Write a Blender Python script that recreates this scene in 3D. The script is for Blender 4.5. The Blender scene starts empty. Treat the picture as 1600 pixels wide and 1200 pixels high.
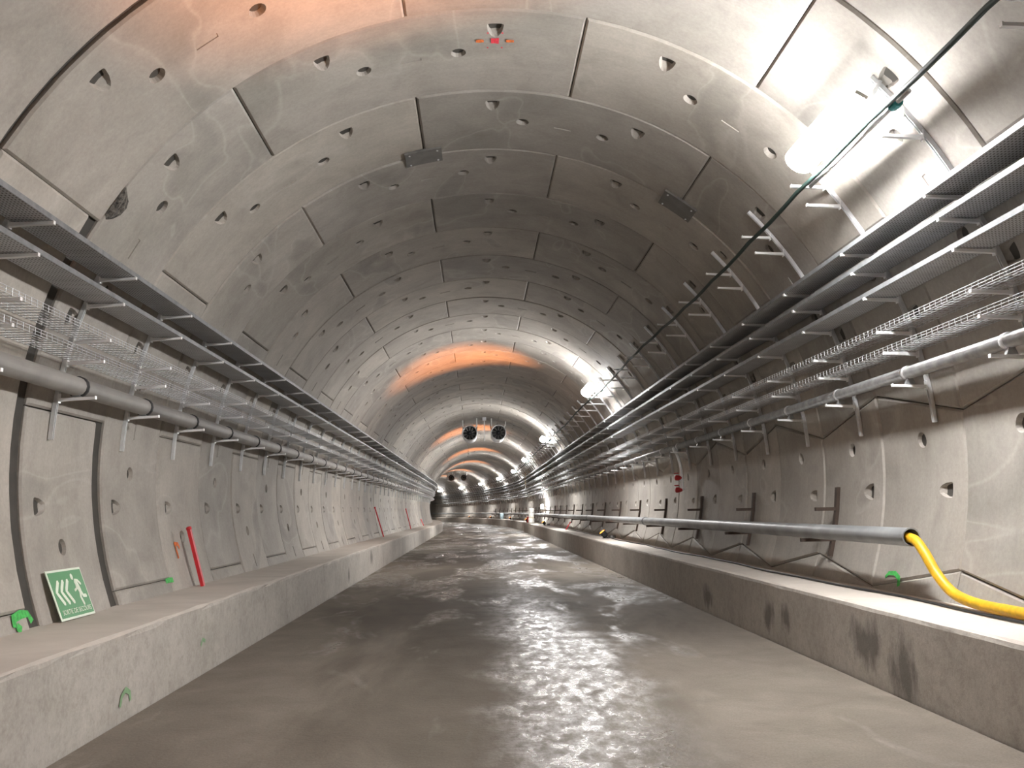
import bpy, math, random
from mathutils import Matrix, Vector

random.seed(7)
scene = bpy.context.scene
C = scene.collection
PI = math.pi

# ------------------------------------------------------------------ layout constants
R = 4.5            # inner radius of the lining
ZC = 2.2825        # height of the tunnel axis above the road
W = 1.745          # ring width
J0 = 8.33          # chainage of the ring joint number 0
RAIL0 = 8.80       # chainage of bracket rail number 0
S0, RC = 71.0, 305.0   # the tunnel runs straight, then bends left
S_BACK, S_END = -22.0, 186.0
KL, KR, KZ = -3.28, 3.43, 0.72   # kerb faces and bench height
LAMP_S = [7.55 + 10 * W * k for k in range(-1, 9)]

# ------------------------------------------------------------------ camera
def camera():
    pitch, yaw, roll = math.radians(8.22), math.radians(2.42), math.radians(-1.146)
    def rot(x, y, z):
        c, s = math.cos(roll), math.sin(roll); x, z = c*x - s*z, s*x + c*z
        c, s = math.cos(pitch), math.sin(pitch); y, z = c*y - s*z, s*y + c*z
        c, s = math.cos(yaw), math.sin(yaw); x, y = c*x + s*y, -s*x + c*y
        return Vector((x, y, z))
    r, f, u = rot(1, 0, 0), rot(0, 1, 0), rot(0, 0, 1)
    m = Matrix(((r.x, u.x, -f.x, -0.265), (r.y, u.y, -f.y, 0.0), (r.z, u.z, -f.z, 1.6875), (0, 0, 0, 1)))
    cd = bpy.data.cameras.new('camera')
    cd.sensor_width = 36.0
    cd.lens = 36.0 * 1364.68 / 1600.0
    cd.clip_start, cd.clip_end = 0.05, 600
    co = bpy.data.objects.new('camera', cd)
    co.matrix_world = m
    C.objects.link(co)
    scene.camera = co
camera()

# ------------------------------------------------------------------ world, exposure
wd = bpy.data.worlds.new('world'); scene.world = wd
wd.use_nodes = True
wd.node_tree.nodes['Background'].inputs[0].default_value = (0, 0, 0, 1)
wd.node_tree.nodes['Background'].inputs[1].default_value = 0.0
vs = scene.view_settings
vs.view_transform = 'Standard'; vs.look = 'None'; vs.gamma = 1.0; vs.use_curve_mapping = False
vs.exposure = 1.05
scene.cycles.max_bounces = 10
scene.cycles.diffuse_bounces = 6
scene.cycles.sample_clamp_indirect = 6.0

LAMP_STRENGTH = 190.0
LAMP_COL = (1.0, 0.985, 0.975)
SPOT_ENERGY = 2700.0
SPOT_COL = (1.0, 0.33, 0.09)

# ------------------------------------------------------------------ path
def frame(s):
    if s <= S0:
        return 0.0, s, 0.0
    t = (s - S0) / RC
    return -RC * (1 - math.cos(t)), S0 + RC * math.sin(t), t
def P(x, s, z):
    px, py, t = frame(s)
    return (px + x * math.cos(t), py + x * math.sin(t), z)
def cylp(a, s, r=R):
    a = math.radians(a)
    return P(r * math.sin(a), s, ZC + r * math.cos(a))
def srange(s0, s1, step=2.9):
    out = [s0]
    if s0 < S0:
        out.append(min(S0, s1))
    if s1 > S0:
        a = max(s0, S0); n = max(1, int(math.ceil((s1 - a) / step)))
        out += [a + (s1 - a) * i / n for i in range(1, n + 1)]
    res = []
    for v in out:
        if not res or v - res[-1] > 1e-6:
            res.append(v)
    return res

# ------------------------------------------------------------------ materials
def srgb(r, g, b):
    f = lambda c: (c/255/12.92) if c/255 <= 0.04045 else ((c/255 + 0.055)/1.055)**2.4
    return (f(r), f(g), f(b), 1)
class Mat:
    def __init__(self, name):
        self.m = bpy.data.materials.new(name); self.m.use_nodes = True
        self.t = self.m.node_tree
        self.b = self.t.nodes['Principled BSDF']
    def n(self, kind, **kw):
        nd = self.t.nodes.new(kind)
        for k, v in kw.items():
            if k in nd.inputs.keys(): nd.inputs[k].default_value = v
            else: setattr(nd, k, v)
        return nd
    def l(self, a, b): self.t.links.new(a, b)
    def noise(self, vec, scale, detail=4, rough=0.55, dist=0.0):
        nd = self.n('ShaderNodeTexNoise')
        nd.inputs['Scale'].default_value = scale; nd.inputs['Detail'].default_value = detail
        nd.inputs['Roughness'].default_value = rough; nd.inputs['Distortion'].default_value = dist
        self.l(vec, nd.inputs['Vector']); return nd.outputs['Fac']
    def ramp(self, fac, stops):
        nd = self.n('ShaderNodeValToRGB'); e = nd.color_ramp.elements
        while len(e) < len(stops): e.new(0.5)
        for el, (p, c) in zip(e, stops):
            el.position = p; el.color = c if len(c) == 4 else (*c, 1)
        self.l(fac, nd.inputs[0]); return nd.outputs[0]
    def math(self, op, a, b=None, c=None, clamp=False):
        nd = self.n('ShaderNodeMath', operation=op, use_clamp=clamp)
        for i, v in enumerate((a, b, c)):
            if v is None: continue
            if isinstance(v, (int, float)): nd.inputs[i].default_value = v
            else: self.l(v, nd.inputs[i])
        return nd.outputs[0]
    def mix(self, fac, a, b, mode='MIX'):
        nd = self.n('ShaderNodeMix', data_type='RGBA', blend_type=mode)
        for i, v in ((0, fac), (6, a), (7, b)):
            if isinstance(v, (int, float)): nd.inputs[i].default_value = v
            elif isinstance(v, tuple): nd.inputs[i].default_value = v
            else: self.l(v, nd.inputs[i])
        return nd.outputs[2]
    def mapped(self, coord, scale=(1, 1, 1), rand=0.0):
        tc = self.n('ShaderNodeTexCoord')
        mp = self.n('ShaderNodeMapping'); mp.inputs['Scale'].default_value = scale
        self.l(tc.outputs[coord], mp.inputs['Vector'])
        if rand:
            oi = self.n('ShaderNodeObjectInfo')
            cx = self.n('ShaderNodeCombineXYZ')
            v = self.math('MULTIPLY', oi.outputs['Random'], rand)
            self.l(v, cx.inputs[0]); self.l(v, cx.inputs[1]); self.l(v, cx.inputs[2])
            self.l(cx.outputs[0], mp.inputs['Location'])
        return mp.outputs[0]
    def bump(self, h, strength=0.3, dist=0.01):
        nd = self.n('ShaderNodeBump'); nd.inputs['Strength'].default_value = strength
        nd.inputs['Distance'].default_value = dist
        self.l(h, nd.inputs['Height']); self.l(nd.outputs[0], self.b.inputs['Normal'])

def plain(name, col, rough=0.6, metal=0.0, vary=0.08, scale=6.0, bump=0.0):
    M = Mat(name)
    v = M.mapped('Object')
    nz = M.noise(v, scale)
    d = tuple(c * (1 - 2*vary) for c in col[:3]); u = tuple(min(1, c * (1 + vary)) for c in col[:3])
    M.l(M.ramp(nz, [(0.3, d), (0.7, u)]), M.b.inputs['Base Color'])
    M.b.inputs['Roughness'].default_value = rough; M.b.inputs['Metallic'].default_value = metal
    if bump: M.bump(M.noise(v, scale * 6), bump)
    return M.m

def lining_material():
    M = Mat('precast_concrete')
    v = M.mapped('Object', rand=37.0)
    big = M.noise(v, 0.55, 3, 0.5)
    mid = M.noise(v, 1.9, 5, 0.6, 0.6)
    fine = M.noise(v, 26, 4, 0.7)
    oi = M.n('ShaderNodeObjectInfo')
    base = M.ramp(mid, [(0.25, (0.355, 0.328, 0.296)), (0.5, (0.425, 0.396, 0.360)), (0.75, (0.475, 0.444, 0.405))])
    tint = M.ramp(oi.outputs['Random'], [(0.0, (0.84, 0.84, 0.84)), (0.5, (0.95, 0.945, 0.93)), (1.0, (1.05, 1.04, 1.01))])
    c = M.mix(1.0, base, tint, 'MULTIPLY')
    c = M.mix(1.0, c, M.ramp(big, [(0.3, (0.82, 0.82, 0.82)), (0.7, (1.08, 1.08, 1.08))]), 'MULTIPLY')
    # damp patches and tide lines left by seepage
    vs_ = M.mapped('Object', (1.0, 0.5, 1.0), rand=91.0)
    damp = M.noise(vs_, 0.9, 2, 0.5, 0.8)
    c = M.mix(M.ramp(damp, [(0.60, (0, 0, 0)), (0.68, (0.30, 0.30, 0.30)), (0.8, (0.2, 0.2, 0.2))]), c, (0.17, 0.162, 0.15, 1))
    edge = M.ramp(damp, [(0.575, (0, 0, 0)), (0.592, (0.22, 0.22, 0.22)), (0.61, (0, 0, 0))])
    c = M.mix(edge, c, (0.56, 0.545, 0.51, 1))
    # formwork streaks along the ring
    st = M.noise(M.mapped('Object', (0.35, 9.0, 0.35), rand=11.0), 1.0, 3, 0.6)
    c = M.mix(1.0, c, M.ramp(st, [(0.35, (0.965, 0.965, 0.965)), (0.65, (1.02, 1.02, 1.02))]), 'MULTIPLY')
    c = M.mix(1.0, c, M.ramp(fine, [(0.3, (0.90, 0.90, 0.90)), (0.7, (1.06, 1.06, 1.06))]), 'MULTIPLY')
    M.l(c, M.b.inputs['Base Color'])
    M.b.inputs['Roughness'].default_value = 0.72
    M.b.inputs['Specular IOR Level'].default_value = 0.35
    M.bump(M.noise(v, 40, 5, 0.7), 0.25, 0.006)
    return M.m

def bench_material(name, right):
    M = Mat(name)
    v = M.mapped('Object')
    n1 = M.noise(v, 0.9, 5, 0.6, 0.4); n2 = M.noise(v, 30, 4, 0.7)
    c = M.ramp(n1, [(0.25, (0.34, 0.316, 0.284)), (0.55, (0.43, 0.402, 0.364)), (0.8, (0.50, 0.472, 0.43))])
    c = M.mix(1.0, c, M.ramp(n2, [(0.3, (0.88, 0.88, 0.88)), (0.7, (1.06, 1.06, 1.06))]), 'MULTIPLY')
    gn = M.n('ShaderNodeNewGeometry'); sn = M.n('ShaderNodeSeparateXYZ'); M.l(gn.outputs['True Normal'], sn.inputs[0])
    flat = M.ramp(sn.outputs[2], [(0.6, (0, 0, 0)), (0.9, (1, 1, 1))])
    lit_top = M.ramp(n1, [(0.25, (0.44, 0.40, 0.355)), (0.6, (0.56, 0.512, 0.458)), (0.85, (0.62, 0.57, 0.51))])  # light falling on the bench tops, put into a paler colour
    dim_face = M.mix(1.0, c, (0.97, 0.96, 0.95, 1), 'MULTIPLY')  # face dimmed a touch as painted shade; specks below are the concrete's own
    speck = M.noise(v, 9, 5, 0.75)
    dim_face = M.mix(1.0, dim_face, M.ramp(speck, [(0.30, (0.80, 0.79, 0.77)), (0.55, (1.03, 1.03, 1.03))]), 'MULTIPLY')
    c = M.mix(flat, dim_face, lit_top)
    # dark run-down streaks on the vertical face
    st = M.noise(M.mapped('Object', (0.2, 2.2, 0.25)), 1.0, 4, 0.6)
    brk = M.noise(M.mapped('Object', (0.2, 1.1, 2.2)), 1.0, 3, 0.6)
    f = M.math('MULTIPLY', M.ramp(st, [(0.62, (0, 0, 0)), (0.75, (1, 1, 1))]), M.ramp(brk, [(0.48, (0, 0, 0)), (0.65, (0.22, 0.22, 0.22))]))
    c = M.mix(f, c, (0.10, 0.094, 0.085, 1))
    spots = [((3.43, 8.55, 0.36), (2.6, 2.4, 3.4)), ((3.43, 7.75, 0.24), (3.2, 3.0, 3.0)), ((3.43, 10.7, 0.34), (3, 5.0, 5.0)), ((3.43, 11.3, 0.30), (3, 5.0, 4.0)), ((3.43, 14.3, 0.26), (3, 3.0, 4.5))] if right else [((-3.28, 25.4, 0.45), (3, 2.6, 4.0)), ((-3.28, 21.0, 0.25), (3, 4, 5))]
    geo = M.n('ShaderNodeNewGeometry')
    wob = M.noise(M.mapped('Object', (1, 1, 0.45)), 5.0, 4, 0.65)
    for pos, sc in spots:
        sub = M.n('ShaderNodeVectorMath', operation='SUBTRACT'); sub.inputs[1].default_value = pos
        M.l(geo.outputs['Position'], sub.inputs[0])
        mu = M.n('ShaderNodeVectorMath', operation='MULTIPLY'); mu.inputs[1].default_value = sc
        M.l(sub.outputs[0], mu.inputs[0])
        ln = M.n('ShaderNodeVectorMath', operation='LENGTH'); M.l(mu.outputs[0], ln.inputs[0])
        d = M.math('ADD', ln.outputs['Value'], M.math('MULTIPLY', M.math('SUBTRACT', wob, 0.5), 2.2))
        fac = M.ramp(d, [(0.35, (0.72, 0.72, 0.72)), (0.95, (0, 0, 0))])
        c = M.mix(fac, c, (0.085, 0.078, 0.070, 1))
    M.l(c, M.b.inputs['Base Color'])
    M.b.inputs['Roughness'].default_value = 0.8
    M.bump(M.noise(v, 45, 5, 0.7), 0.3, 0.006)
    return M.m

def road_material():
    M = Mat('wet_road_concrete')
    v = M.mapped('Object')
    n1 = M.noise(M.mapped('Object', (0.50, 0.17, 1)), 1.0, 5, 0.6, 0.6)
    n2 = M.noise(v, 1.7, 5, 0.65, 0.4)
    n3 = M.noise(v, 55, 4, 0.7)
    geo = M.n('ShaderNodeNewGeometry'); sx = M.n('ShaderNodeSeparateXYZ'); M.l(geo.outputs['Position'], sx.inputs[0])
    X, Y = sx.outputs[0], sx.outputs[1]
    # damp dark band along the middle of the road, drier and paler near the kerbs and where people stand
    dist = M.math('DIVIDE', M.math('ABSOLUTE', M.math('SUBTRACT', X, -0.1)), 3.3)
    damp = M.math('SUBTRACT', M.math('ADD', M.math('MULTIPLY', n1, 1.25), M.math('MULTIPLY', n2, 0.25)), M.math('MULTIPLY', dist, 0.42))
    near = M.math('MULTIPLY', M.math('SUBTRACT', 9.0, Y, None, False), 0.035)
    damp = M.math('SUBTRACT', damp, M.math('MAXIMUM', near, 0.0))
    damp = M.ramp(damp, [(0.40, (0, 0, 0)), (0.56, (0.7, 0.7, 0.7)), (0.75, (1, 1, 1))])
    dry = M.ramp(n2, [(0.3, (0.150, 0.130, 0.107)), (0.7, (0.205, 0.180, 0.150))])
    dmp = M.ramp(n2, [(0.3, (0.072, 0.061, 0.049)), (0.7, (0.108, 0.092, 0.074))])
    c = M.mix(damp, dry, dmp)
    c = M.mix(1.0, c, M.ramp(n3, [(0.3, (0.80, 0.80, 0.80)), (0.7, (1.14, 1.14, 1.14))]), 'MULTIPLY')
    M.l(c, M.b.inputs['Base Color'])
    # running water film: a strip right of the middle, breaking up into puddles farther on
    wx = M.math('ADD', X, M.math('MULTIPLY', M.math('SUBTRACT', M.noise(M.mapped('Object', (0.2, 0.5, 1)), 1.0, 3, 0.6), 0.5), 1.6))
    strip = M.math('SUBTRACT', 1.0, M.math('DIVIDE', M.math('ABSOLUTE', M.math('SUBTRACT', wx, 0.62)), 0.95))
    fade = M.math('MAXIMUM', M.math('SUBTRACT', 1.0, M.math('MULTIPLY', M.math('MAXIMUM', M.math('SUBTRACT', Y, 9.0), 0.0), 0.09)), 0.25)
    far = M.math('MULTIPLY', M.math('SUBTRACT', Y, 12.0), 0.02)
    pud = M.math('ADD', M.noise(M.mapped('Object', (0.8, 0.28, 1)), 1.0, 4, 0.6, 0.5), M.math('MINIMUM', M.math('MAXIMUM', far, 0.0), 0.12))
    wet = M.math('MAXIMUM', M.math('MULTIPLY', M.math('MULTIPLY', strip, fade), 1.3), M.math('MULTIPLY', M.math('SUBTRACT', pud, 0.58), 5.0))
    wet = M.ramp(wet, [(0.05, (0, 0, 0)), (0.55, (1, 1, 1))])
    brk = M.ramp(M.noise(M.mapped('Object', (1.0, 0.45, 1)), 7.0, 4, 0.7, 0.0), [(0.38, (0.35, 0.35, 0.35)), (0.58, (1, 1, 1))])
    wet = M.math('MULTIPLY', wet, brk)
    M.l(M.mix(wet, (0.75, 0.75, 0.75, 1), (0.24, 0.24, 0.24, 1)), M.b.inputs['Roughness'])
    M.l(M.mix(wet, (0.12, 0.12, 0.12, 1), (0.5, 0.5, 0.5, 1)), M.b.inputs['Specular IOR Level'])
    h = M.math('ADD', M.math('MULTIPLY', M.noise(M.mapped('Object', (1.0, 1.0, 1)), 20, 3, 0.6), 0.8), M.math('MULTIPLY', M.noise(v, 60, 3, 0.7), 0.3))
    M.bump(h, 0.6, 0.011)
    return M.m

def galv_material(name='galvanised_steel', lo=(0.58, 0.59, 0.60), hi=(0.76, 0.77, 0.78), rough=0.42, metal=0.2):
    M = Mat(name)
    v = M.mapped('Object', rand=5.0)
    n = M.noise(v, 9, 3, 0.6)
    M.l(M.ramp(n, [(0.3, lo), (0.7, hi)]), M.b.inputs['Base Color'])
    M.b.inputs['Metallic'].default_value = metal; M.b.inputs['Roughness'].default_value = rough
    return M.m

def tray_material():
    M = Mat('perforated_galvanised_sheet')
    tc = M.n('ShaderNodeTexCoord'); sp = M.n('ShaderNodeSeparateXYZ'); M.l(tc.outputs['Object'], sp.inputs[0])
    a = M.math('FRACT', M.math('MULTIPLY', sp.outputs[1], 22.0)); b = M.math('FRACT', M.math('MULTIPLY', sp.outputs[0], 34.0))
    hole = M.math('MULTIPLY', M.math('LESS_THAN', a, 0.5), M.math('LESS_THAN', b, 0.4))
    n = M.noise(tc.outputs['Object'], 3, 3, 0.6)
    base = M.ramp(n, [(0.3, (0.46, 0.47, 0.49)), (0.7, (0.60, 0.61, 0.63))])
    M.l(M.mix(hole, base, (0.05, 0.05, 0.05, 1)), M.b.inputs['Base Color'])
    M.b.inputs['Metallic'].default_value = 0.12; M.b.inputs['Roughness'].default_value = 0.45
    return M.m

def emit(name, col, strength):
    M = Mat(name)
    M.b.inputs['Base Color'].default_value = (*col, 1)
    M.b.inputs['Emission Color'].default_value = (*col, 1)
    M.b.inputs['Emission Strength'].default_value = strength
    return M.m

MAT = dict(
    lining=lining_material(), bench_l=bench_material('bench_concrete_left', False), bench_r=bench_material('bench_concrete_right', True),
    road=road_material(), galv=galv_material(), tray=tray_material(),
    galv_bright=galv_material('bright_zinc', (0.86, 0.87, 0.88), (0.95, 0.95, 0.95), 0.3, 0.1),
    wire=galv_material('zinc_wire', (0.42, 0.43, 0.44), (0.6, 0.61, 0.62), 0.4, 0.3),
    grout=plain('dark_joint_grout', (0.065, 0.060, 0.053), 0.9),
    flange=galv_material('dull_zinc_flange', (0.14, 0.145, 0.15), (0.23, 0.235, 0.24), 0.5, 0.2),
    pipe_l=plain('dusty_grey_pipe', (0.30, 0.285, 0.265), 0.55, 0.0, 0.1, 3),
    pipe_r=galv_material('dull_steel_pipe', (0.26, 0.265, 0.27), (0.40, 0.41, 0.41), 0.45, 0.4),
    pipe_low=plain('grey_duct_pipe', (0.27, 0.28, 0.285), 0.42, 0.0, 0.18, 2.2),
    dark=plain('black_rubber', (0.02, 0.02, 0.02), 0.6),
    rust=plain('brown_painted_steel', (0.075, 0.052, 0.04), 0.7, 0.2, 0.2),
    yellow=plain('yellow_hose', (0.72, 0.42, 0.02), 0.45, 0.0, 0.1, 14),
    cable=plain('dark_green_cable', (0.018, 0.04, 0.034), 0.6),
    black_cable=plain('black_cable', (0.015, 0.014, 0.014), 0.6),
    red=plain('red_paint', (0.62, 0.025, 0.035), 0.5),
    valve_red=plain('red_valve_enamel', (0.45, 0.015, 0.015), 0.4),
    sign_green=plain('sign_green', (0.022, 0.22, 0.05), 0.45, 0, 0.04),
    sign_white=plain('sign_white', (0.72, 0.80, 0.66), 0.5, 0, 0.03),
    spray_green=plain('green_spray_paint', (0.07, 0.50, 0.10), 0.7, 0, 0.2, 30),
    spray_faint=plain('faded_green_spray_paint', (0.22, 0.36, 0.20), 0.8, 0, 0.1, 30),
    spray_orange=plain('orange_spray_paint', (0.80, 0.20, 0.05), 0.7, 0, 0.2, 30),
    spray_red=plain('pink_red_spray_paint', (0.85, 0.06, 0.09), 0.7, 0, 0.15, 30),
    plate=plain('grey_plate', (0.16, 0.155, 0.145), 0.7, 0.1, 0.12, 5),
    spall=plain('broken_concrete', (0.13, 0.12, 0.105), 0.95, 0, 0.5, 25, 0.8),
    fan_case=galv_material('fan_casing_steel', (0.35, 0.36, 0.37), (0.6, 0.61, 0.62), 0.35, 0.6),
    fan_dark=plain('fan_dark_metal', (0.022, 0.022, 0.025), 0.5, 0.3),
    white_paint=plain('white_paint', (0.75, 0.75, 0.72), 0.5),
    lamp_body=plain('lamp_housing_grey', (0.4, 0.41, 0.42), 0.5),
    teal=plain('teal_cable_tie', (0.02, 0.25, 0.26), 0.5),
    wrap=plain('white_plastic_wrap', (0.85, 0.84, 0.80), 0.35, 0, 0.08, 9, 0.3),
    pale_blue=plain('pale_blue_plastic', (0.42, 0.55, 0.60), 0.5),
    strap=plain('yellow_webbing', (0.70, 0.52, 0.20), 0.7),
    cone_orange=plain('orange_plastic', (0.75, 0.12, 0.03), 0.5),
    tube=emit('batten_light', LAMP_COL, LAMP_STRENGTH),
    opal=emit('opal_cover_glow', LAMP_COL, LAMP_STRENGTH * 0.045),
    flood=emit('floodlight', LAMP_COL, 500.0),
    amber=emit('amber_lens', (1.0, 0.28, 0.03), 3.0),
)

# ------------------------------------------------------------------ mesh helpers
class MB:
    def __init__(self): self.v = []; self.f = []
    def add(self, vs, fs):
        o = len(self.v); self.v += [tuple(p) for p in vs]; self.f += [tuple(o + i for i in f) for f in fs]
    def box(self, x0, x1, y0, y1, z0, z1, M=None):
        vs = [Vector(p) for p in ((x0,y0,z0),(x1,y0,z0),(x1,y1,z0),(x0,y1,z0),(x0,y0,z1),(x1,y0,z1),(x1,y1,z1),(x0,y1,z1))]
        if M is not None: vs = [M @ p for p in vs]
        self.add(vs, [(0,3,2,1),(4,5,6,7),(0,1,5,4),(1,2,6,5),(2,3,7,6),(3,0,4,7)])
        return self
    def sweep(self, prof, slist, caps=True, closed=True, wob=None):
        n = len(prof); vs = []
        for s in slist:
            for (x, z) in prof:
                if wob: dx, dz = wob(s, x, z); vs.append(P(x + dx, s, z + dz))
                else: vs.append(P(x, s, z))
        fs = []
        m = n if closed else n - 1
        for i in range(len(slist) - 1):
            for j in range(m):
                k = (j + 1) % n
                fs.append((i*n + j, i*n + k, (i+1)*n + k, (i+1)*n + j))
        if caps and closed:
            fs.append(tuple(range(n))[::-1]); fs.append(tuple((len(slist)-1)*n + j for j in range(n)))
        self.add(vs, fs); return self
    def tube(self, pts, r, n=8, caps=True):
        pts = [Vector(p) for p in pts]; vs = []
        up = Vector((0.12, 0.05, 1)).normalized(); prev = None
        for i, p in enumerate(pts):
            d = (pts[min(i+1, len(pts)-1)] - pts[max(i-1, 0)]).normalized()
            if prev is None:
                a = d.cross(up)
                if a.length < 1e-3: a = d.cross(Vector((1, 0, 0)))
            else:
                a = prev - d * prev.dot(d)
            a.normalize(); b = a.cross(d).normalized(); prev = a
            rr = r[i] if isinstance(r, (list, tuple)) else r
            for k in range(n):
                t = 2*PI*k/n; vs.append(p + a*math.cos(t)*rr + b*math.sin(t)*rr)
        fs = []
        for i in range(len(pts)-1):
            for k in range(n):
                l = (k+1) % n; fs.append((i*n+k, i*n+l, (i+1)*n+l, (i+1)*n+k))
        if caps:
            fs.append(tuple(range(n))[::-1]); fs.append(tuple((len(pts)-1)*n+k for k in range(n)))
        self.add(vs, fs); return self
    def lathe(self, prof, n=20, M=None, close=False):
        # prof: (radius, height) along local z
        vs = []
        for (r, z) in prof:
            for k in range(n):
                t = 2*PI*k/n; p = Vector((r*math.cos(t), r*math.sin(t), z)); vs.append(M @ p if M is not None else p)
        fs = []
        for i in range(len(prof)-1):
            for k in range(n):
                l = (k+1) % n; fs.append((i*n+k, i*n+l, (i+1)*n+l, (i+1)*n+k))
        if not close:
            fs.append(tuple(range(n))[::-1]); fs.append(tuple((len(prof)-1)*n+k for k in range(n)))
        self.add(vs, fs); return self
    def prism(self, poly, t, M):
        # flat outline in local xy, thickness t along local z
        n = len(poly)
        vs = [M @ Vector((x, y, 0)) for x, y in poly] + [M @ Vector((x, y, t)) for x, y in poly]
        fs = [tuple(range(n))[::-1], tuple(range(n, 2*n))] + [(i, (i+1) % n, n + (i+1) % n, n + i) for i in range(n)]
        self.add(vs, fs); return self
    def mesh(self, name, mat, smooth=False, origin=(0, 0, 0)):
        ox, oy, oz = origin
        me = bpy.data.meshes.new(name)
        me.from_pydata([(a-ox, b-oy, c-oz) for a, b, c in self.v], [], self.f)
        me.materials.append(mat)
        if smooth: me.polygons.foreach_set('use_smooth', [True]*len(me.polygons))
        me.update(); return me

def link(name, data, parent=None, loc=(0, 0, 0), rz=0.0):
    o = bpy.data.objects.new(name, data); o.location = loc; o.rotation_euler = (0, 0, rz)
    if parent is not None: o.parent = parent
    C.objects.link(o); return o
def tag(o, label, cat, group=None, kind=None):
    o['label'] = label; o['category'] = cat
    if group: o['group'] = group
    if kind: o['kind'] = kind
    return o
def thing(name, label, cat, loc=(0, 0, 0), rz=0.0, group=None, kind=None):
    return tag(link(name, None, None, loc, rz), label, cat, group, kind)
def part(name, mb, mat, root, smooth=False, kind=None, world=True):
    """world=True: the shape is given in world metres and the root is not rotated"""
    me = mb.mesh(name, mat, smooth, tuple(root.location) if world else (0, 0, 0))
    o = link(name, me, root)
    if kind: o['kind'] = kind
    return o
def solo(name, mb, mat, label, cat, smooth=False, group=None, kind=None, origin=None):
    if origin is None:
        n = len(mb.v); lo = min(v[2] for v in mb.v)
        origin = (sum(v[0] for v in mb.v)/n, sum(v[1] for v in mb.v)/n, lo)
    o = link(name, mb.mesh(name, mat, smooth, origin), None, origin)
    return tag(o, label, cat, group, kind)

ONES = ['zeroth', 'first', 'second', 'third', 'fourth', 'fifth', 'sixth', 'seventh', 'eighth', 'ninth', 'tenth', 'eleventh', 'twelfth', 'thirteenth', 'fourteenth', 'fifteenth', 'sixteenth', 'seventeenth', 'eighteenth', 'nineteenth']
TENS = {2: 'twent', 3: 'thirt', 4: 'fort'}
def ordinal(n):
    if n < 20: return ONES[n]
    t, u = divmod(n, 10)
    return TENS[t] + ('ieth' if u == 0 else 'y-' + ONES[u])

# ------------------------------------------------------------------ setting: road, benches, lining shells
def arc(r, a0, a1, step=4.0):
    n = max(2, int(abs(a1 - a0) / step)); out = []
    for i in range(n + 1):
        a = math.radians(a0 + (a1 - a0) * i / n); out.append((r * math.sin(a), ZC + r * math.cos(a)))
    return out

FULL = srange(S_BACK, S_END)
m = MB(); m.sweep([(KL + 0.022, -0.05), (KL + 0.022, -0.006), (KL + 0.03, 0.0), (KR - 0.035, 0.0), (KR - 0.027, -0.006), (KR - 0.027, -0.05)], FULL, False, False)
floor = link('floor', m.mesh('floor', MAT['road']))
link('kerb_joint', MB().sweep([(KL - 0.06, -0.045), (KR + 0.06, -0.045), (KR + 0.06, -0.12), (KL - 0.06, -0.12)], FULL).mesh('kerb_joint', MAT['grout']), floor)
tag(floor, 'wet dark concrete road running down the middle of the tunnel', 'road', kind='structure')

def bench(name, side, label):
    k = KL if side < 0 else KR
    xw = side * 4.36
    m = MB()
    fine = []
    s = S_BACK
    while s < 60:
        fine.append(s); s += 0.35 if 2 < s < 30 else 2.0
    fine += srange(60, S_END)
    top = [(k, 0.0), (k + side*0.012, KZ - 0.05), (k + side*0.022, KZ - 0.018), (k + side*0.055, KZ), (xw, KZ + 0.012), (xw, -0.1), (k, -0.1)]
    rnd = random.Random(3 if side < 0 else 9)
    table = {}
    def wob(s, x, z):
        if abs(s) > 40 or z < 0.6 or abs(x - xw) < 1e-4: return 0.0, 0.0
        key = (round(s, 2), round(z, 3))
        if key not in table:
            a = 0.014 if side < 0 else 0.005
            table[key] = (rnd.uniform(-a, a) * 0.7, rnd.uniform(-a, a) * 0.5)
        return table[key]
    m.sweep(top, fine, wob=wob)
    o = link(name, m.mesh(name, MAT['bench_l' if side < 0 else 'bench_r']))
    return tag(o, label, 'kerb', kind='structure')
bench_l = bench('baseboard_left', -1, 'raised concrete kerb bench along the left wall, below the green sign')
bench_r = bench('baseboard_right', 1, 'raised concrete kerb bench with dark stains along the right wall')

def shell(name, a0, a1, label, cat):
    m = MB(); m.sweep(arc(R + 0.045, a0, a1), FULL, False, False)
    o = link(name, m.mesh(name, MAT['grout'], True))
    return tag(o, label, cat, kind='structure')
ceiling = shell('ceiling', -72, 72, 'vaulted tunnel ceiling of precast concrete lining segments', 'ceiling')
wall_left = shell('wall_left', -116, -72, 'curved left tunnel wall of precast concrete segments', 'wall')
wall_right = shell('wall_right', 72, 116, 'curved right tunnel wall of precast concrete segments', 'wall')
for nm, s, lb in (('light_block_back', S_BACK, 'added unseen wall blocking light behind the viewpoint'), ('light_block_far', S_END, 'added unseen wall blocking light at the far end of the bend')):  # closing walls added out of view to block light at both ends
    m = MB(); pts = [P(4.8*math.sin(2*PI*i/32), s, ZC + 4.8*math.cos(2*PI*i/32)) for i in range(32)]
    m.add(pts, [tuple(range(32))])
    tag(link(nm, m.mesh(nm, MAT['lining'])), lb, 'wall', kind='structure')

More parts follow.
